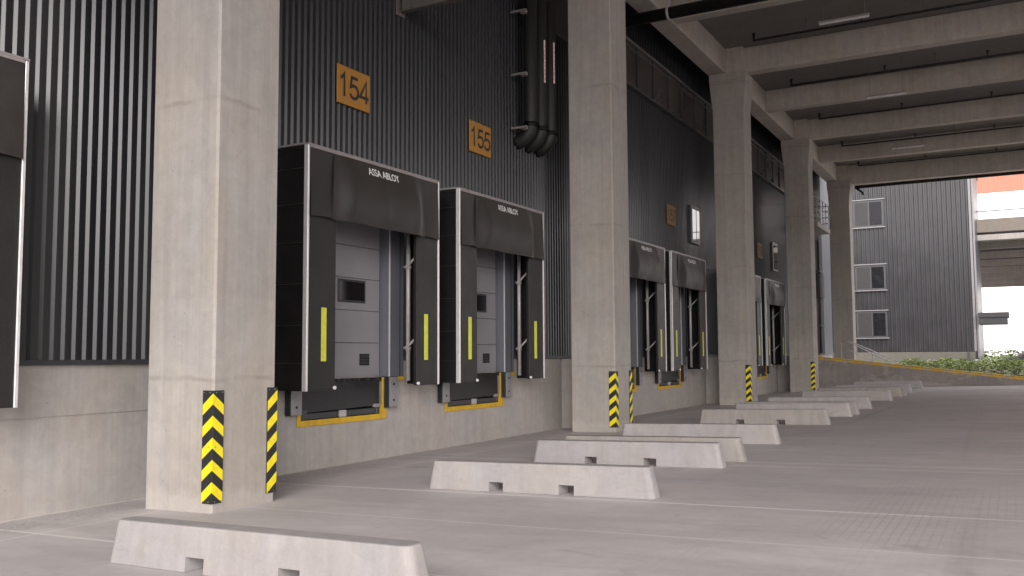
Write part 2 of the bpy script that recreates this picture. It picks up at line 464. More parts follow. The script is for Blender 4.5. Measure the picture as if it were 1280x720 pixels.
for a, c in doors + [(WALL1, WALL1)]:
    b = MB(); b.box(0.004, .062, last, a, PZ + .002, PZ + .055); last = c
    W(b, 'base_flashing', M['flash'])
b = MB(); b.box(-.3, .06, WALL0, WALL1, WALLTOP, WALLTOP + .2); W(b, 'parapet_cap', M['flash'])
b = MB(); b.box(-12, -.3, WALL0, 52.0, -.3, WALLTOP); W(b, 'body', M['flash'])
b = MB(); b.box(-.29, .05, WALL1 + .002, 52.0, PZ + .002, 12.0); W(b, 'corner_panel', M['pale_panel'])
# dock doors
for num, c in BAYS.items():
    b = MB()
    zz = [1.275, 1.80, 2.30, 2.80, 3.30, 3.80, 4.3]
    for z0, z1 in zip(zz, zz[1:]):
        b.box(-.2, -.15, c - 1.12, c + 1.06, z0 + .003, z1 - .003, .006)
    d = W(b, 'dock_door', M['door'])
    b = MB(); b.box(-.149, -.135, c + .02, c + .68, 2.42, 2.77, .004); f = W(b, 'window_frame', M['winframe'], d)
    b = MB(); b.box(-.134, -.131, c + .05, c + .65, 2.455, 2.735); W(b, 'pane', M['darkwin'], f)
    b = MB(); b.box(-.149, -.135, c + .55, c + .79, 1.45, 1.63, .004)
    for k in range(3): b.box(-.135, -.128, c + .57, c + .77, 1.475 + k * .05, 1.505 + k * .05, mi=1)
    W(b, 'door_vent', [M['rubber'], M['winframe']], d)
    b = MB(); b.box(-.2, -.14, c - 1.12, c + 1.06, 1.262, 1.279); W(b, 'bottom_seal', M['alu_dull'], d)
    b = MB()
    b.box(-.28, .012, c + 1.09, c + 1.499, 1.265, 4.249, .004); b.box(-.28, .012, c - 1.499, c - 1.15, 1.265, 4.249, .004)
    b.box(-.28, -.21, c - 1.14, c + 1.08, 1.262, 4.249)
    W(b, 'door_frame', M['jamb'])
    b = MB(); b.box(.0135, .032, c + 1.092, c + 1.108, 1.27, 4.24); W(b, 'door_track', M['alu'])
    b = MB(); b.box(.0135, .02, c + 1.38, c + 1.395, 1.27, 4.24); W(b, 'door_trim', M['flash'])
# narrow stair windows
for y0 in (27.12, 38.05):
    b = MB(); b.box(.0, .11, y0, y0 + .92, 5.05, 6.25, .006); f = W(b, 'window', M['winframe'])
    b = MB(); b.box(.112, .118, y0 + .14, y0 + .50, 5.13, 6.13); W(b, 'pane', M['glass'], f)
    b = MB(); b.box(.112, .118, y0 + .56, y0 + .86, 5.13, 6.13); W(b, 'pane', M['glass'], f)
# window band high on the wall
for y0, y1 in ((16.4, 30.6), (30.9, 42.2)):
    b = MB(); b.box(.02, .10, y0, y1, 8.66, 9.95); f = W(b, 'band_window', M['winframe'])
    b = MB(); b.box(.101, .107, y0 + .08, y1 - .08, 8.78, 9.82); W(b, 'pane', M['bandglass'], f)
    b = MB()
    k = y0 + 1.25
    while k < y1 - .5:
        b.box(.108, .15, k - .03, k + .03, 8.74, 9.86); k += 1.25
    W(b, 'mullion', M['winframe'], f)
    b = MB(); b.box(.101, .19, y0, y1, 9.86, 9.93); b.box(.101, .16, y0, y1, 10.02 - .3, 10.035 - .3); W(b, 'top_rail', M['bandrail'], f)
    b = MB(); b.box(.101, .19, y0, y1, 8.66, 8.73); W(b, 'sill', M['winframe'], f)
# balcony by the far end
b = MB(); b.box(.06, 1.05, 43.1, 46.4, 7.45, 7.68, .01); bal = W(b, 'balcony', M['column'])
b = MB()
for z in (7.98, 8.28, 8.58, 8.85):
    b.tube([(.08, 43.14, z), (1.0, 43.14, z), (1.0, 46.36, z), (.08, 46.36, z)], .022, 6)
for p in ((.5, 43.14), (1.0, 43.14), (1.0, 43.95), (1.0, 44.75), (1.0, 45.55), (1.0, 46.36), (.5, 46.36)):
    b.tube([(p[0], p[1], 7.68), (p[0], p[1], 8.85)], .022, 6)
W(b, 'railing', M['rail'], bal)
b = MB(); b.box(.02, .1, 44.2, 45.2, 7.7, 9.9, .005); W(b, 'balcony_door', M['winframe'])
# ramp door and its conduits
b = MB(); b.box(.013, .09, 45.2, 47.4, 1.56, 4.2, .01); W(b, 'ramp_door', M['winframe'])
b = MB()
for z in (3.0, 4.4, 5.8): b.tube([(.12, 47.3, z), (.12, 49.4, z)], .035, 8)
b.tube([(.12, 48.2, 1.6), (.12, 48.2, 7.4)], .05, 8); b.box(.05, .25, 47.6, 48.9, 4.45, 5.65, .01)
W(b, 'service_box', M['winframe'])

# ------------------------------------------------------------------ number plates
NUMW = {153: 'amber plate numbered 153 left of the nearest big column', 154: 'amber plate reading 154 above the nearest complete dock shelter',
        155: 'amber plate reading 155 beside the black wall pipes', 156: 'amber plate over the dock just beyond the second column',
        157: 'amber plate with painted-in shade, left of the slim upright window with white reflection', 158: 'amber plate over the left dock beyond the third column',
        159: 'small amber plate in the gap between the third and fourth columns'}
for num, yc in ((154, 10.72), (155, 14.48), (157, 25.42), (159, 36.05)):
    t = thing('number_sign', NUMW[num], 'sign', (.05, yc, 5.68), 0, 'dock number plates on the dark wall')
    b = MB(); b.box(0, .022, -.39, .39, -.295, .295, .004); b.build('plate', M['orange' if num < 156 else 'orange_shaded'], t)
    for sy in (-.3, .3):
        b = MB(); b.box(-.03, -.001, sy - .02, sy + .02, -.25, .25); b.build('mounting_rail', M['steel'], t)
    digits(str(num), t)

# ------------------------------------------------------------------ dock shelters
def make_shelter(num_label):
    t = thing('dock_shelter', num_label, 'dock shelter', (0, 0, 0), 0, 'dock shelters along the warehouse wall')
    E_, HW, ZB, ZT = .65, 1.56, 1.14, 4.41
    for s in (-1, 1):
        # side wall, its fabric sagging a little between the ribs
        rows = []
        for i in range(14):
            z = ZB + (ZT - ZB - .03) * i / 13
            rows.append([(.05 + (E_ - .05) * j / 6, s * (HW - .012 - .012 * math.sin(j / 6 * math.pi) * (1 + math.sin(i * 2.1 + j))), z) for j in range(7)])
        b = MB(); b.grid(rows)
        sd = b.build('side_panel', M['fabric'], t)
        b = MB()
        for z in (1.5, 2.0, 2.55, 3.1, 3.62, 4.1): b.box(.08, .6, s * (HW - .002) - .004, s * (HW - .002) + .004, z, z + .012)
        b.build('seam', M['curtain'], sd)
        ys_, ye = sorted((s * .965, s * (HW - .02)))
        b = MB(); b.box(E_ - .07, E_, ys_, ye, ZB, ZT - .06, .012, 2); j = b.build('jamb_pad', M['pad'], t)
        b = MB(); y0 = s * 1.21; b.box(E_ + .001, E_ + .005, y0 - .052, y0 + .052, 1.53, 2.25); b.build('marking_strip', M['tape'], j)
        b = MB(); b.tube([(E_ - .02, s * .99, ZB + .03), (E_ + .025, s * .99, ZB + .03)], .025, 10); b.build('bolt', M['alu'], j)
        b = MB()
        ys_, ye = sorted((s * (HW - .028), s * (HW + .006)))
        b.box(E_ - .002, E_ + .018, ys_, ye, ZB, ZT, .003)
        ys_, ye = sorted((s * (HW + .001), s * (HW + .008))); b.box(E_ - .05, E_ - .003, ys_, ye, ZB, ZT)
        b.build('edge_trim', M['alu'], t)
        b = MB(); py = s * 1.29; b.tube([(.25, py, 1.2), (.25, py, 3.9)], .036, 12)
        for z in (1.72, 3.02): b.tube([(.25, py, z + .035), (.25, py, z - .035)], .05, 12)
        p = b.build('support_post', M['steel'], t)
        for z in (1.72, 3.02):
            b = MB(); b.tube([(.20, py - s * .05, z), (.27, py - s * .045, z + .01), (.575, py - s * .03, z + .31)], .02, 8)
            b.build('brace', M['steel'], p)
    # top
    b = MB(); b.hexa([(.05, -HW, ZT - .05), (E_, -HW, ZT - .05), (E_, HW, ZT - .05), (.05, HW, ZT - .05),
                      (.05, -HW, ZT + .01), (E_, -HW, ZT - .004), (E_, HW, ZT - .004), (.05, HW, ZT + .01)])
    b.build('roof_panel', M['fabric'], t)
    b = MB(); b.box(E_ - .06, E_ + .024, -HW - .01, HW + .01, ZT + .001, ZT + .024, .003)
    b.box(E_ + .008, E_ + .024, -HW + .04, HW - .04, ZT - .03, ZT, .002)
    for s in (-1, 1):
        ys_, ye = sorted((s * (HW - .03), s * (HW + .012))); b.box(.05, E_ - .062, ys_, ye, ZT + .003, ZT + .03)
    b.build('top_trim', M['alu_dull'], t)
    # head curtain: middle apron bellying outward, corner gussets behind it
    z1, z0 = ZT - .035, 3.46
    N, Mz = 48, 14
    slit = 1.06
    def cloth(y, u):
        v = min(1, abs(y) / slit)
        lower = max(0, (u - .25) / .75)
        e = min(1, max(0, (v - .70) / .30)); across = 1 - e * e * (3 - 2 * e)
        # the apron bellies out half way down and tucks back at its hem
        x = E_ + .026 + .165 * math.sin(math.pi * min(1, .05 + .72 * u ** 1.15)) * (.12 + .88 * across)
        # tension folds running from the fixing corners to the hem
        x += .008 * math.sin(7.5 * v + 4.2 * u + (1.3 if y > 0 else 0)) * u * (1 - .7 * v) + .005 * math.sin(y * 9.3 + u * 5) * lower
        return x
    rows = []
    for i in range(Mz + 1):
        u = i / Mz
        z = z1 + (z0 - z1) * u
        r = []
        for k in range(N + 1):
            y = -slit + 2 * slit * k / N
            v = abs(y) / slit
            r.append((cloth(y, u), y + (.05 * u * (1 if y > 0 else -1)) * v, z - .015 * math.cos(v * 1.5) * u))
        rows.append(r)
    b = MB(); b.grid(rows); cur = b.build('head_curtain', M['curtain'], t)
    for s in (-1, 1):
        rows = []
        for i in range(Mz + 1):
            u = i / Mz
            z = z1 + (z0 - z1) * u
            lower = max(0, (u - .2) / .8)
            r = []
            for k in range(9):
                w = k / 8
                y = s * (HW - .035 - (HW - .035 - slit + .12) * w)
                x = E_ + .02 + lower * (.02 + .05 * math.sin(w * 2.9)) * (1 - .8 * w) - .02 * math.sin(u * 3.1) * w
                r.append((x, y, z + .02 * w * u))
            rows.append(r)
        b = MB(); b.grid(rows); b.build('curtain_flap', M['curtain'], t)
    text_mesh('ASSA ABLOY', .155, .001, 'lettering', M['white_ink'], cur, (0, 0, 0), .84, .0008)
    lt = [o for o in cur.children if o.name.startswith('lettering')][0].data
    for v in lt.vertices:
        y, z = v.co.y - .02, v.co.z + ZT - .17
        v.co = Vector((cloth(y, (z1 - z) / (z1 - z0)) + .008 + v.co.x, y, z))
    return t
SH = {153: 'black dock shelter cut off by the left picture edge, only its right jamb in view',
      154: 'nearest fully visible black dock shelter, under plate 154 beside the first column',
      155: 'black dock shelter under the plate 155, its door window mostly hidden behind the jamb',
      156: 'dock shelter half hidden behind the right side of the second column',
      157: 'dock shelter just left of the third column, below the slim upright window',
      158: 'sliver of a dock shelter emerging from behind the third column',
      159: 'farthest dock shelter, tight against the left of the fourth column'}
proto = None
for num, c in BAYS.items():
    if proto is None: o = proto = make_shelter(SH[num])
    else: o = copy_tree(proto)
    o['label'] = SH[num]; o.location = (0.0, c, 0)
    # hand-hung fabric: no two shelters sit exactly alike
    o.rotation_euler = (0, 0, 0)

# ------------------------------------------------------------------ dock levellers
def make_leveller():
    t = thing('dock_leveller', '', 'dock leveller', (0, 0, 0), 0, 'dock levellers in the concrete plinth')
    b = MB()
    b.box(.002, .022, -1.01, 1.04, .612, .695, .003)
    b.box(.003, .021, -1.01, -.935, .696, 1.25, .003)
    b.hexa([(.003, .87, .696), (.021, .87, .696), (.021, 1.04, .696), (.003, 1.04, .696),
            (.003, .87, .765), (.021, .87, .765), (.021, 1.04, .765), (.003, 1.04, .765)])
    b.hexa([(.003, .87, .7655), (.021, .87, .7655), (.021, .958, .7655), (.003, .958, .7655),
            (.003, .922, .85), (.021, .922, .85), (.021, .958, .85), (.003, .958, .85)])
    b.box(.003, .0215, .922, .958, .8505, 1.262, .003)
    b.box(.004, .03, 1.16, 1.5, 1.205, 1.262, .004)
    b.build('pit_frame', M['yellow'], t)
    b = MB()
    b.hexa([(-.02, -.93, .80), (.0, -.93, .80), (.0, .86, .83), (-.02, .86, .83),
            (-.06, -.93, 1.255), (-.035, -.93, 1.255), (-.035, .91, 1.255), (-.06, .91, 1.255)])
    lip = b.build('lip', M['lip'], t)
    b = MB()
    for k in range(8): b.tube([(-.03, -.85 + k * .24, 1.235), (-.03, -.72 + k * .24, 1.235)], .022, 8)
    b.build('hinge', M['lip'], lip)
    b = MB(); b.box(-.14, -.02, -.93, .93, .70, .79, .006); b.box(-.14, .0, -.93, -.78, .69, .86, .01); b.box(-.14, .0, .80, .93, .69, .84, .01)
    bm_ = b.build('front_beam', M['winframe'], t)
    b = MB(); b.box(-.019, .012, -.09, .06, .70, .80, .004); b.build('lip_keeper', M['steel'], bm_)
    b = MB(); b.box(-.03, .01, .72, .90, .80, .855, .006); b.build('end_stop', M['alu_dull'], bm_)
    for y0 in (-1.26, .962):
        b = MB(); b.box(.023, .115, y0, y0 + .235, .785, 1.27, .012, 2); bp = b.build('bumper', M['rubber'], t)
        b = MB(); b.box(.1155, .128, y0 + .012, y0 + .225, .79, 1.265, .003); fp = b.build('face_plate', M['bumpface'], bp)
        b = MB()
        for z in (.90, 1.15): b.tube([(.128, y0 + .118, z), (.134, y0 + .118, z)], .02, 10)
        b.build('bolt', M['rubber'], fp)
    return t
LV = {154: 'yellow-framed leveller pit with grey bumpers under the nearest complete shelter',
      155: 'yellow-framed leveller pit below the shelter lettered under plate 155',
      156: 'leveller pit peeping out right beside the second column',
      157: 'yellow-edged leveller pit left of the third column, small in view',
      158: 'leveller pit hidden mostly by the third column', 159: 'farthest leveller pit, a speck of yellow beyond the third column',
      153: 'leveller pit beneath the cropped shelter at the left edge'}
proto = None
for num in (154, 155, 156, 157, 159):
    if proto is None: o = proto = make_leveller()
    else: o = copy_tree(proto)
    o['label'] = LV[num]; o.location = (0, BAYS[num], 0)
for num in (153, 158):
    o = copy_tree(proto); o['label'] = LV[num]; o.location = (0, BAYS[num], 0)

# ------------------------------------------------------------------ columns
CL = ['thick square concrete column nearest the camera, at left', 'second concrete column, right of the 155 dock and the wall pipes',
      'third concrete column, between the two farther dock bays', 'fourth concrete column, slim, beyond the last dock shelters',
      'farthest concrete column with a white sunlit edge, behind the ramp wall']
CX0, CX1, CLEN = .72, 1.70, .88
for cy, lab in zip(COLS, CL):
    t = thing('concrete_column', lab, 'column', ((CX0 + CX1) / 2, cy + CLEN / 2, 0), 0, 'row of concrete columns')
    hx, hy = (CX1 - CX0) / 2, CLEN / 2
    b = MB(); b.box(-hx, hx, -hy, hy, -.3, 9.30)
    bmesh.ops.bevel(b.bm, geom=[e for e in b.bm.edges if abs(e.verts[0].co.z - e.verts[1].co.z) > 1], offset=.022, segments=1, affect='EDGES')
    b.build('shaft', M['column'], t)
    b = MB(); k = .085
    b.hexa([(-hx, -hy, 9.301), (hx, -hy, 9.301), (hx, hy, 9.301), (-hx, hy, 9.301),
            (-hx - k, -hy + .003, 10.15), (hx + k, -hy + .003, 10.15), (hx + k, hy - .003, 10.15), (-hx - k, hy - .003, 10.15)])
    b.box(-hx - k, hx + k, -hy - .03, hy - .003, 10.151, 10.395, .01)
    b.build('capital', M['column'], t)

# ------------------------------------------------------------------ corner guards
def make_guard():
    t = thing('corner_guard', '', 'corner guard', (0, 0, 0), 0, 'black and yellow corner guards')
    L, T, Z0, Z1 = .135, .012, .0, 1.125
    b = MB()
    b.box(-L, T, -T, -.001, Z0, Z1, .002); b.box(.001, T, 0.0005, L, Z0, Z1, .002)
    b.build('rubber_body', M['rubber'], t)
    b = MB()
    n, pitch = 5, (Z1 - .03) / 5
    for k in range(n):
        zt = Z1 - .03 - k * pitch
        th, dr = .105, .115
        b.hexa([(-L + .006, -T - .002, zt - dr - th), (T, -T - .002, zt - th), (T, -T - .0002, zt - th), (-L + .006, -T - .0002, zt - dr - th),
                (-L + .006, -T - .002, zt - dr), (T, -T - .002, zt), (T, -T - .0002, zt), (-L + .006, -T - .0002, zt - dr)])
        b.hexa([(T + .0002, -T, zt - th), (T + .002, -T, zt - th), (T + .002, L - .006, zt - dr - th), (T + .0002, L - .006, zt - dr - th),
                (T + .0002, -T, zt), (T + .002, -T, zt), (T + .002, L - .006, zt - dr), (T + .0002, L - .006, zt - dr)])
    b.build('chevrons', M['yellow2'], t)
    b = MB()
    for z in (.02, .56, 1.105):
        for d in (.03, .11):
            b.tube([(-d, -T - .005, z), (-d, -T, z)], .007, 6); b.tube([(T, d, z), (T + .005, d, z)], .007, 6)
    b.build('screws', M['wire'], t)
    return t
proto = None
GL = [(0, 0, 'chevron corner guard facing the camera squarely on the nearest column'), (0, 1, 'striped corner guard on the far right edge of the nearest column'),
      (1, 0, 'striped corner guard on the front edge of the second column'), (1, 1, 'thin striped guard on the far right edge of the second column'),
      (2, 0, 'striped corner guard at the foot of the third column'), (3, 0, 'smallest striped corner guard, on the fourth column')]
for ci, far, lab in GL:
    o = proto = make_guard() if proto is None else proto
    if (ci, far) != (0, 0): o = copy_tree(proto)
    o['label'] = lab
    if far == 0: o.location = (CX1, COLS[ci], .135)
    else: o.location = (CX1, COLS[ci] + CLEN, .140); o.rotation_euler = (0, 0, math.pi / 2)

# ------------------------------------------------------------------ roof deck over the yard
RY0, RY1, RX1 = -5.0, 50.6, 32.0
rf = thing('roof_deck', 'heavy concrete roof deck on beams covering the loading yard', 'roof', (1.2, RY0, 0))
def RP(mb, name, mat):
    for v in mb.bm.verts: v.co.x -= 1.2; v.co.y -= RY0
    return mb.build(name, mat, rf)
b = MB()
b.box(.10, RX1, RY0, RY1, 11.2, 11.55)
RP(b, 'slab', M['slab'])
b = MB(); b.box(.60, 1.16, RY0 + .01, RY1 - .01, 10.40, 11.195, .015); RP(b, 'girder', M['beam'])
beams = []
for i, cy in enumerate([-3.9] + COLS):
    beams.append((cy + .24, .42, 0))
    nxt = ([-3.9] + COLS + [58])[i + 1]
    beams.append(((cy + nxt) / 2 + .25, .36, 1))
for y0, w, mid in beams:
    if y0 < RY0 + .1 or y0 + w > RY1: continue
    b = MB(); b.box(1.163, 31.9, y0, y0 + w, 10.44 if mid else (10.19 if y0 > 48 else 10.405), 11.192, .014); RP(b, 'beam', M['beam'])
for cy in COLS:
    for q0, q1 in ((.05, .235), (.665, .83)):
        b = MB(); b.box(1.163, 1.70, cy + q0, cy + q1, 10.397, 11.193); RP(b, 'column_stub', M['beam'])
# unseen warehouse shape added across the yard to hold back side light
blocker = thing('light_blocker', 'unseen dark warehouse shape added across the yard to block side light', 'building', (38, 10, 0))
b = MB(); b.box(0, 10, 5, 36, .4, 12.2); b.build('body', M['flash'], blocker)
b = MB(); b.box(-.05, -.002, 5, 36, .4, 2.1); b.build('plinth', M['plinth'], blocker)
b = MB()
for i in range(124): b.box(-.036, -.001, 5 + i * .25, 5 + i * .25 + .12, 2.11, 12.1)
b.build('cladding', M['clad_far'], blocker)

# ------------------------------------------------------------------ pipes
RP_L = ['black wall pipe nearest the camera, without label', 'middle black wall pipe carrying a pink label strip', 'black wall pipe closest to the second column, with a pink label']
for k, yy in enumerate((16.02, 16.46, 16.90)):
    t = thing('wall_pipe', RP_L[k], 'pipe', (.34, yy, 5.92), 0, 'black pipes rising up the wall')
    b = MB()
    pts = [(0, 0, 5.2)] + [(0, 0, .35)] + [(-.33 * (1 - math.cos(a)), 0, .35 - .33 * math.sin(a)) for a in (i * math.pi / 16 for i in range(1, 9))]
    b.tube(pts, .145, 18); b.build('pipe', M['pipe'], t)
    b = MB()
    for z in (.32, .0): b.tube([(0, 0, .38), (0, 0, .30)], .168, 18)
    b.build('flange', M['pipe'], t)
    if k:
        z0, z1 = (1.30, 2.20) if k == 1 else (1.40, 2.28)
        b = MB(); rows = []
        for z in (z0, z1): rows.append([(.149 * math.cos(a), .149 * math.sin(a), z) for a in (-.55 + i * .09 for i in range(4))])
        b.grid(rows); lb = b.build('pipe_label', M['label'], t)
        b = MB(); z = z0 + .06
        while z < z1 - .1:
            h = random.uniform(.03, .08)
            a0, a1 = -.5, -.33
            b.poly([(.1505 * math.cos(a0), .1505 * math.sin(a0), z), (.1505 * math.cos(a1), .1505 * math.sin(a1), z),
                    (.1505 * math.cos(a1), .1505 * math.sin(a1), z + h), (.1505 * math.cos(a0), .1505 * math.sin(a0), z + h)]); z += h + random.uniform(.03, .06)
        b.build('label_print', M['red'], lb)
for z, lab in ((8.55, 'galvanised pipe clamp near the picture top beside the wall pipes'), (7.25, 'small galvanised pipe clamp midway up the wall pipes'), (6.15, 'pipe clamp at the bend of the wall pipes')):
    t = thing('pipe_clamp', lab, 'clamp', (.06, 15.62, z), 0, 'clamps holding the wall pipes')
    b = MB(); b.box(0, .36, .06, .10, -.022, .022, .004); b.build('arm', M['wire'], t)
    b = MB(); b.tube([(.26, .16, -.03), (.26, .16, .03)], .075, 12); b.build('band', M['alu_dull'], t)
t = thing('wall_bracket', 'steel channel bracket jutting from the wall at the top of the picture', 'bracket', (.05, 11.95, 7.29))
b = MB(); b.box(0, 1.5, -.06, .06, 0, .012); b.box(0, 1.5, .048, .06, .013, .24); b.box(0, 1.5, -.06, .06, .241, .253); b.build('channel', M['darksteel'], t)
b = MB(); b.box(-.02, .0, -.12, .12, -.06, .34, .004); b.build('wall_plate', M['darksteel'], t)
b = MB(); b.box(.06, .2, -.05, .045, .0135, .238); b.build('stiffener', M['darksteel'], t)
t = thing('cross_pipe', 'big black pipe crossing under the roof just beyond the second column', 'pipe', (0, 21.15, 10.08))
b = MB(); b.tube([(.1, 0, 0), (30, 0, 0)], .15, 16); b.build('pipe', M['pipe'], t)
for x in (1.55, 5.5, 9.5, 13.5):
    b = MB(); b.tube([(x, 0, .15), (x, 0, 1.12)], .02, 8); b.tube([(x - .03, 0, 0), (x + .03, 0, 0)], .17, 16); b.build('hanger', M['steel'], t)
SPL = ['nearest thin black sprinkler pipe under the slab, upper right', 'second thin black sprinkler pipe beneath the roof slab', 'third sprinkler pipe, between the middle roof beams',
       'fourth sprinkler pipe, behind the beam of the fourth column', 'fifth sprinkler pipe, before the last roof beam']
for k, yy in enumerate((26.3, 31.45, 36.6, 42.0, 46.9)):
    t = thing('sprinkler_pipe', SPL[k], 'sprinkler pipe', (2.4, yy, 10.82), 0, 'sprinkler pipes under the roof')
    b = MB(); b.tube([(0, 0, .22), (0, 0, 0), (21.5, 0, 0)], .045, 8); b.build('pipe', M['pipe'], t)
    for x in [i * 3.0 for i in range(0, 7)]:
        b = MB(); b.tube([(x, 0, .045), (x, 0, .17)], .022, 8); b.tube([(x, 0, .171), (x, 0, .2)], .06, 8); b.build('sprinkler_head', M['pipe'], t)
    for x in (1.5, 4.5, 7.5, 10.5):
        b = MB(); b.tube([(x, .0, .05), (x, .0, .375)], .01, 6); b.build('hanger', M['wire'], t)
t = thing('edge_pipe', 'dark pipe hung along the far edge of the roof deck', 'pipe', (1.9, 49.0, 10.13))
b = MB(); b.tube([(0, 0, 0), (28, 0, 0)], .085, 10); b.tube([(0, 0, 0), (.35, 0, -.30), (.35, 0, -.42)], .06, 8); b.build('pipe', M['pipe'], t)
for x in (2.4, 5.6, 8.8):
    b = MB(); b.tube([(x, 0, -.22), (x, 0, 1.06)], .025, 6); b.build('hanger', M['rail'], t)

# ------------------------------------------------------------------ unlit batten lights
LL = ['unlit white batten light hanging near the top right', 'unlit batten light hanging level with the second roof beam', 'smallest unlit batten light, over the fourth column bay']
for k, (x, yy, z) in enumerate(((5.30, 23.75, 10.05), (5.45, 31.2, 9.95), (5.3, 39.6, 9.95))):
    t = thing('batten_light', LL[k], 'ceiling light', (x, yy, z), 0, 'batten lights under the roof')
    b = MB(); b.box(-.62, .62, -.045, .045, .02, .07, .008); b.build('housing', M['alu_dull'], t)
    b = MB(); b.box(-.6, .6, -.04, .04, -.025, .019, .012, 2); b.build('diffuser', M['lamp'], t)
    for s in (-.5, .5):
        b = MB(); b.tube([(s, 0, .07), (s, 0, 11.19 - z)], .006, 6); b.build('wire', M['wire'], t)

# ------------------------------------------------------------------ concrete barriers
def barrier_mesh():
    L, H, WB, WT, ET = 2.76, .315, .235, .185, .062
    b = MB()
    b.hexa([(-L / 2, -WB / 2, 0), (L / 2, -WB / 2, 0), (L / 2, WB / 2, 0), (-L / 2, WB / 2, 0),
            (-L / 2 + ET, -WT / 2, H), (L / 2 - ET, -WT / 2, H), (L / 2 - ET, WT / 2, H), (-L / 2 + ET, WT / 2, H)])
    vert = [e for e in b.bm.edges if abs(e.verts[0].co.z - e.verts[1].co.z) > .1]
    bmesh.ops.bevel(b.bm, geom=vert, offset=.065, segments=5, affect='EDGES', profile=.5)
    top = [e for e in b.bm.edges if e.verts[0].co.z > H - .001 and e.verts[1].co.z > H - .001]
    bmesh.ops.bevel(b.bm, geom=top, offset=.012, segments=2, affect='EDGES', profile=.5)
    bmesh.ops.recalc_face_normals(b.bm, faces=b.bm.faces[:])
    base = b.build('concrete_barrier', M['barrier'])
    c = MB()
    for x in (-.46, .40): c.box(x - .09, x + .09, -1, 1, -.5, .105)
    cut = c.build('tmp_cut', M['barrier'])
    md = base.modifiers.new('b', 'BOOLEAN'); md.operation = 'DIFFERENCE'; md.object = cut; md.solver = 'EXACT'
    bpy.context.view_layer.update()
    dg = bpy.context.evaluated_depsgraph_get()
    me = bpy.data.meshes.new_from_object(base.evaluated_get(dg)); me.name = 'concrete_barrier'
    base.modifiers.clear(); base.data = me
    bpy.data.objects.remove(cut)
    return base
BR = [(4.175, 4.64, -.022, 'pale concrete barrier nearest the camera, cut by the bottom of the picture', 0),
      (4.15, 8.86, -.002, 'pale concrete barrier second from the camera, both fork pockets in full view', 0),
      (4.06, 11.62, -.006, 'pale low barrier just right of centre, overlapping a yellower one behind it', 0),
      (4.12, 12.42, .004, 'yellowish weathered barrier almost hidden close behind a paler barrier', 1),
      (4.0, 15.05, .0, 'pale barrier in front of the guard of the second column, pockets hidden', 0),
      (4.02, 19.52, .0, 'barrier between the second and third columns with two dark pockets showing', 1),
      (4.05, 22.2, .0, 'low barrier in front of the third column foot, first of a tight row', 0),
      (4.09, 23.0, .004, 'barrier close behind the one before the third column foot', 1),
      (4.05, 25.5, .0, 'wide pale barrier directly right of the third column guard', 0),
      (4.05, 30.1, .0, 'greyish far barrier between the third and fourth columns', 0),
      (4.05, 32.8, .0, 'far barrier sixth from the ramp wall end', 1),
      (4.1, 33.65, .0, 'far barrier hidden but for its right end', 1),
      (4.05, 36.2, .0, 'second farthest low barrier, near the ramp wall', 0),
      (4.05, 40.7, .0, 'farthest low barrier, right in front of the ramp wall', 0)]
proto = None
for x, yy, rz, lab, old in BR:
    if proto is None: o = proto = barrier_mesh()
    else: o = proto.copy(); COL.objects.link(o)
    tag(o, lab, 'barrier', 'concrete barriers between the truck bays')
    o.location = (x, yy, gz(x) + .003); o.rotation_euler = (0, -math.atan(SLOPE), rz); o.scale = (1.035 if yy < 5 else 1.0, 1, 1)
    if old:
        o.data = proto.data.copy(); o.data.materials.clear(); o.data.materials.append(M['barrier_old'])

# ------------------------------------------------------------------ ramp wall at the far end
RYW = 43.4
def rtop(x): return 1.50 - .107 * x
t = thing('access_ramp', 'stained concrete access ramp with a yellow painted edge at the far end of the yard', 'ramp', (0, RYW, 0))
X1 = 11.2
b = MB()
b.hexa([(.07, 0, -.2), (X1, 0, -.2), (X1, .25, -.2), (.07, .25, -.2), (.07, 0, rtop(.07)), (X1, 0, rtop(X1)), (X1, .25, rtop(X1)), (.07, .25, rtop(.07))])
b.build('side_wall', M['ramp'], t)
b = MB()
b.hexa([(.07, .252, -.2), (X1, .252, -.2), (X1, 2.0, -.2), (.07, 2.0, -.2), (.07, .252, rtop(.07) - .12), (X1, .252, rtop(X1) - .12), (X1, 2.0, rtop(X1) - .12), (.07, 2.0, rtop(.07) - .12)])
b.build('roadway', M['plinth'], t)
b = MB()
for dz, h in ((.003, .035), ):
    b.hexa([(.07, -.02, rtop(.07) + dz), (X1, -.02, rtop(X1) + dz), (X1, .27, rtop(X1) + dz), (.07, .27, rtop(.07) + dz),
            (.07, -.02, rtop(.07) + dz + h), (X1, -.02, rtop(X1) + dz + h), (X1, .27, rtop(X1) + dz + h), (.07, .27, rtop(.07) + dz + h)])
b.hexa([(.07, -.012, rtop(.07) - .09), (X1, -.012, rtop(X1) - .09), (X1, -.002, rtop(X1) - .09), (.07, -.002, rtop(.07) - .09),
        (.07, -.012, rtop(.07) - .03), (X1, -.012, rtop(X1) - .03), (X1, -.002, rtop(X1) - .03), (.07, -.002, rtop(.07) - .03)])
b.build('yellow_edge', M['yellow'], t)
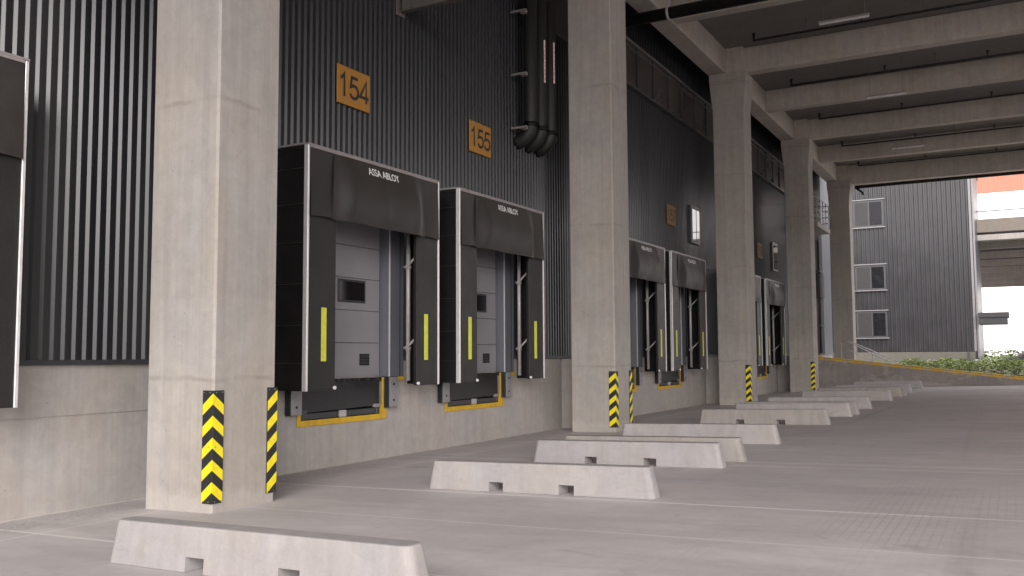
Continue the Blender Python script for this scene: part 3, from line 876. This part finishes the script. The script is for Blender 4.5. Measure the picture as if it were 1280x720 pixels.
# handrail on the stairs behind the ramp
t = thing('stair_handrail', 'grey tubular handrail sloping down behind the ramp wall', 'handrail', (1.45, 46.0, 1.0))
b = MB()
P0, P1 = Vector((0, 0, 1.15)), Vector((2.1, 0, .18))
b.tube([P0, (.35, 0, 1.13), P1], .022, 8); b.tube([(0, 0, .75), (.35, 0, .73), (1.9, 0, .0)], .016, 8)
b.tube([(0, .9, 1.15), (.35, .9, 1.13), (2.4, .9, .18)], .022, 8)
b.build('rail', M['rail'], t)
for x, z in ((0, 1.15), (.7, .96), (1.4, .62), (2.05, .25)):
    b = MB(); b.tube([(x, 0, -.6), (x, 0, z)], .018, 8); b.build('post', M['rail'], t)

# ------------------------------------------------------------------ far building
FY = 70.0
an = thing('annexe', 'grey ribbed metal building with three stacked windows beyond the ramp', 'building', (2.0, FY, 0))
def A(mb, name, mat, parent=an):
    for v in mb.bm.verts: v.co.x -= 2.0; v.co.y -= FY
    return mb.build(name, mat, parent)
b = MB(); ribs(b, -9.0, 6.35, 1.66, 22.0, FY, .085, .30, axis='x'); A(b, 'cladding', M['clad_far'])
b = MB(); b.box(-9, 6.6, FY + .01, FY + 14, -.3, 22.0); A(b, 'body', M['clad_far'])
b = MB(); b.box(-9, 6.42, FY - .15, FY + .008, -.3, 1.63, .02); A(b, 'base_wall', M['annex_base'])
b = MB(); b.box(6.36, 6.52, FY - .11, FY + .009, 1.66, 22.0, .01); b.box(6.56, 6.68, FY - .10, FY + .009, 1.2, 22.0, .02); A(b, 'corner_trim', M['sill'])
for z0, z1 in ((2.70, 4.60), (6.15, 7.95), (10.75, 12.70)):
    b = MB(); xw0, xw1 = -1.22, .86
    b.box(xw0, xw1, FY - .13, FY - .047, z0, z1, .01); f = A(b, 'window', M['farframe'])
    b = MB(); b.box(xw0 + .12, xw0 + 1.02, FY - .138, FY - .132, z0 + .12, z1 - .14); A(b, 'pane', M['blind'], f)
    b = MB(); b.box(xw0 + 1.12, xw1 - .12, FY - .138, FY - .132, z0 + .12, z1 - .14); A(b, 'pane', M['farglass'], f)
    b = MB(); b.box(xw0 - .1, xw1 + .1, FY - .24, FY - .048, z0 - .09, z0 - .012, .01); b.box(xw0 - .1, xw1 + .1, FY - .22, FY - .048, z1 + .012, z1 + .09, .01); A(b, 'sill', M['sill'], f)
b = MB(); b.box(6.70, 8.55, FY - .6, FY + 2.2, 3.95, 4.3, .02); b.box(6.70, 8.45, FY - .55, FY + 2.1, 3.50, 3.93, .02); A(b, 'canopy', M['winframe'])
b = MB(); b.tube([(6.0, FY - .2, 0), (6.0, FY - .2, 1.6)], .05, 8); A(b, 'downpipe', M['winframe'])

# elevated deck far right
t = thing('elevated_road', 'elevated concrete road deck with dark underside beyond the grey building', 'bridge', (20, 79, 0))
b = MB(); b.box(-24, 60, 0, .6, 10.9, 11.95, .03); b.build('parapet', M['deck'], t)
b = MB(); b.box(-24, 60, -.2, .7, 10.25, 10.70, .03); b.build('edge_beam', M['column'], t)
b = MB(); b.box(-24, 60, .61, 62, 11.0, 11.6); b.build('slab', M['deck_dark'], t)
b = MB()
for k in range(7): b.box(-24, 60, 7.5 + k * 8.6, 7.78 + k * 8.6, 10.35, 10.995)
b.build('beams', M['column'], t)
b = MB()
b.tube([(-24, .3, 12.6), (60, .3, 12.6)], .05, 8)
for k in range(14): b.tube([(-22 + k * 6, .3, 11.94), (-22 + k * 6, .3, 12.6)], .05, 8)
b.build('railing', M['rail'], t)
for x in (18, 40):
    b = MB(); b.box(x - .6, x + .6, 2, 3.2, -.3, 10.19, .03); b.box(x - .6, x + .6, 50, 51.2, -.3, 10.34, .03); b.build('pier', M['column'], t)
t = thing('white_building', 'distant white building with orange cladding at the top', 'building', (20, 175, 0))
b = MB(); b.box(-60, 24, 0, 20, -.3, 29.0); b.build('wall', M['white_wall'], t)
b = MB()
n = 168
for i in range(n): b.box(-60 + i * .5, -60 + i * .5 + .34, -.10, -.05, 29.05, 52)
b.box(-60, 24, -.049, 20, 29.05, 52); b.build('orange_band', M['orange_clad'], t)

# planting
def leaves(mb, x0, x1, y0, y1, z0, z1, n, size, rnd, sphere=False):
    for _ in range(n):
        if sphere:
            while True:
                p = Vector((rnd.uniform(-1, 1), rnd.uniform(-1, 1), rnd.uniform(-1, 1)))
                if .35 < p.length < 1: break
            p = Vector(((x0 + x1) / 2 + p.x * (x1 - x0) / 2, (y0 + y1) / 2 + p.y * (y1 - y0) / 2, (z0 + z1) / 2 + p.z * (z1 - z0) / 2))
        else:
            x = rnd.uniform(x0, x1); y = rnd.uniform(y0, y1)
            zt = z1 + .10 * math.sin(x * 3.1 + y) + .07 * math.sin(x * 7.7 - y * 2)
            p = Vector((x, y, zt - (zt - z0) * rnd.random() ** 2))
        s = size * rnd.uniform(.6, 1.3)
        R = Matrix.Rotation(rnd.uniform(0, 6.28), 4, 'Z') @ Matrix.Rotation(rnd.uniform(-.75, .75), 4, 'X') @ Matrix.Rotation(rnd.uniform(-.5, .5), 4, 'Y')
        q = [(-.5, 0, 0), (0, -.28, .06), (.55, 0, -.03), (0, .28, .06)]
        mb.poly([p + R @ Vector(c) * s for c in q])
rnd = random.Random(3)
t = thing('leafy_hedge', 'low variegated green hedge in the bed behind the ramp wall', 'hedge', (8, 47.5, 0))
b = MB(); b.box(-4.2, 14, -1.4, 3.6, -.1, .45, .05); b.build('planting_bed', M['soil'], t)
b = MB(); leaves(b, -4.1, 12, -1.3, 3.4, .35, 1.15, 19000, .155, rnd); b.build('foliage', M['leaf'], t)
b = MB()
for _ in range(160):
    x, y = rnd.uniform(-4, 12), rnd.uniform(-1.2, 3.3)
    b.tube([(x, y, .4), (x + rnd.uniform(-.1, .1), y + rnd.uniform(-.1, .1), 1.0)], .008, 4)
b.build('stems', M['stem'], t)
b = MB(); b.poly([(-20, 71, .34), (60, 71, .79), (60, 77, .79), (-20, 77, .34)])
tag(b.build('lawn', M['lawn']), kind='structure')
b = MB(); b.box(6.4, 40, 66.0, 69.5, .2, 1.12, .02); tag(b.build('path', M['pave']), kind='structure')
for k, (x, yy, w, h, lab) in enumerate(((14, 84, 18, .55, 'far light green hedge strip under the elevated deck'), (16, 120, 26, 1.0, 'farthest blurred hedge line in front of the white building'))):
    t = thing('far_hedge', lab, 'hedge', (x, yy, .4), 0, 'hedges beyond the grey building')
    b = MB(); leaves(b, -w / 2, w / 2, -.8, .8, 0, h + .3, 2600, .35, rnd); b.build('foliage', M['leaf_far'], t)
    b = MB()
    for i in range(30):
        q = -w / 2 + w * i / 30; b.tube([(q, 0, -.3), (q, 0, h)], .03, 5)
    b.build('stems', M['stem'], t)
t = thing('small_sign', 'small faded pink board on a post far away at right', 'sign', (11.2, 112, .5))
b = MB(); b.tube([(0, 0, -.3), (0, 0, 3.2)], .05, 8); b.build('post', M['rail'], t)
b = MB(); b.box(-.35, .35, -.08, -.055, 2.2, 3.2, .01); b.build('board', M['signpink'], t)

# car on the right edge, behind the hedge
t = thing('parked_car', 'dark grey car half seen above the hedge at the right edge', 'car', (10.15, 62.0, gz(10.15)))
prof = [(-2.25, .30), (-2.3, .62), (-2.15, .92), (-1.25, 1.08), (1.95, 1.10), (2.25, .95), (2.28, .35)]
b = MB()
def loft(mb, prof, hw, inset=.06):
    rows = []
    for w, k in ((-hw, .94), (-hw + inset, 1), (hw - inset, 1), (hw, .94)):
        cx = sum(p[0] for p in prof) / len(prof); cz = sum(p[1] for p in prof) / len(prof)
        rows.append([(cx + (p[0] - cx) * k, w, cz + (p[1] - cz) * k) for p in prof])
    vs = [[mb.bm.verts.new(p) for p in r] for r in rows]
    n = len(prof)
    for a, c in zip(vs, vs[1:]):
        for i in range(n): mb.bm.faces.new((a[i], a[(i + 1) % n], c[(i + 1) % n], c[i]))
    mb.bm.faces.new(vs[0][::-1]); mb.bm.faces.new(vs[-1])
loft(b, prof, .9); b.build('body', M['car'], t)
b = MB(); loft(b, [(-1.3, 1.09), (-.5, 1.62), (1.3, 1.64), (1.95, 1.105)], .76, .1); cab = b.build('cabin_glass', M['carglass'], t)
b = MB(); loft(b, [(-.52, 1.625), (-.4, 1.68), (1.15, 1.70), (1.34, 1.645)], .74, .1); b.build('roof_panel', M['car'], t)
for x in (-1.4, 1.4):
    for s in (-1, 1):
        b = MB(); b.tube([(x, s * .66, .34), (x, s * .91, .34)], .34, 20); w = b.build('wheel', M['tyre'], t)
        b = MB(); b.tube([(x, s * .911, .34), (x, s * .925, .34)], .21, 14); b.build('rim', M['steel'], w)
for s in (-1, 1):
    b = MB(); b.box(-2.27, -2.1, s * .62 - .18, s * .62 + .18, .66, .82, .03, 2); b.build('headlight', M['lamp'], t)
    b = MB(); b.box(-1.0, -.85, s * .86 - .0 if s > 0 else -1.02, 1.02 if s > 0 else -.86, 1.08, 1.22, .03, 2); b.build('mirror', M['car'], t)

# ------------------------------------------------------------------ camera
R = [[0.87458, 0.040836, 0.483159], [0.484847, -0.061764, -0.872415], [-0.005784, 0.997255, -0.073817]]
cam = bpy.data.cameras.new('camera'); co = bpy.data.objects.new('camera', cam); COL.objects.link(co)
cam.sensor_width = 36.0; cam.lens = 1130.0 / 1280.0 * 36.0
cam.clip_end = 2000.0
co.matrix_world = Matrix(((R[0][0], R[0][1], R[0][2], 8.752), (R[1][0], R[1][1], R[1][2], 0.0), (R[2][0], R[2][1], R[2][2], 1.6), (0, 0, 0, 1)))
S.camera = co

# ------------------------------------------------------------------ light
w = bpy.data.worlds.new('World'); S.world = w; w.use_nodes = True
nt = w.node_tree; bg = nt.nodes['Background']
sky = nt.nodes.new('ShaderNodeTexSky'); sky.sky_type = 'NISHITA'; sky.sun_disc = False
SUN_EL, SUN_AZ = math.radians(22), math.radians(149)      # azimuth clockwise from +y
sky.sun_elevation = SUN_EL; sky.sun_rotation = SUN_AZ
sky.air_density = 1.0; sky.dust_density = 3.0
tc = nt.nodes.new('ShaderNodeTexCoord')
nz = nt.nodes.new('ShaderNodeTexNoise'); nz.inputs['Scale'].default_value = 2.2; nz.inputs['Detail'].default_value = 5
nt.links.new(tc.outputs['Generated'], nz.inputs['Vector'])
cr = nt.nodes.new('ShaderNodeValToRGB'); cr.color_ramp.elements[0].position = .2; cr.color_ramp.elements[0].color = g4(.82)
cr.color_ramp.elements[1].position = .5; cr.color_ramp.elements[1].color = g4(.97)
nt.links.new(nz.outputs['Fac'], cr.inputs['Fac'])
mx = nt.nodes.new('ShaderNodeMix'); mx.data_type = 'RGBA'
nt.links.new(cr.outputs['Color'], mx.inputs[0]); nt.links.new(sky.outputs['Color'], mx.inputs[6])
mx.inputs[7].default_value = (9.5, 9.1, 9.15, 1)          # bright overcast
nt.links.new(mx.outputs[2], bg.inputs['Color']); bg.inputs['Strength'].default_value = .10
sl = bpy.data.lights.new('sun', 'SUN'); sl.energy = 1.1; sl.angle = math.radians(40); sl.color = (1, .97, .95)
so = bpy.data.objects.new('sun', sl); COL.objects.link(so)
d = Vector((math.sin(SUN_AZ) * math.cos(SUN_EL), math.cos(SUN_AZ) * math.cos(SUN_EL), math.sin(SUN_EL)))
so.rotation_euler = d.to_track_quat('Z', 'Y').to_euler(); so.location = (10, -20, 40)

S.view_settings.view_transform = 'Standard'; S.view_settings.look = 'None'
S.view_settings.gamma = 1.0; S.view_settings.exposure = 1.65
S.view_settings.use_curve_mapping = False
S.cycles.max_bounces = 8; S.cycles.diffuse_bounces = 5
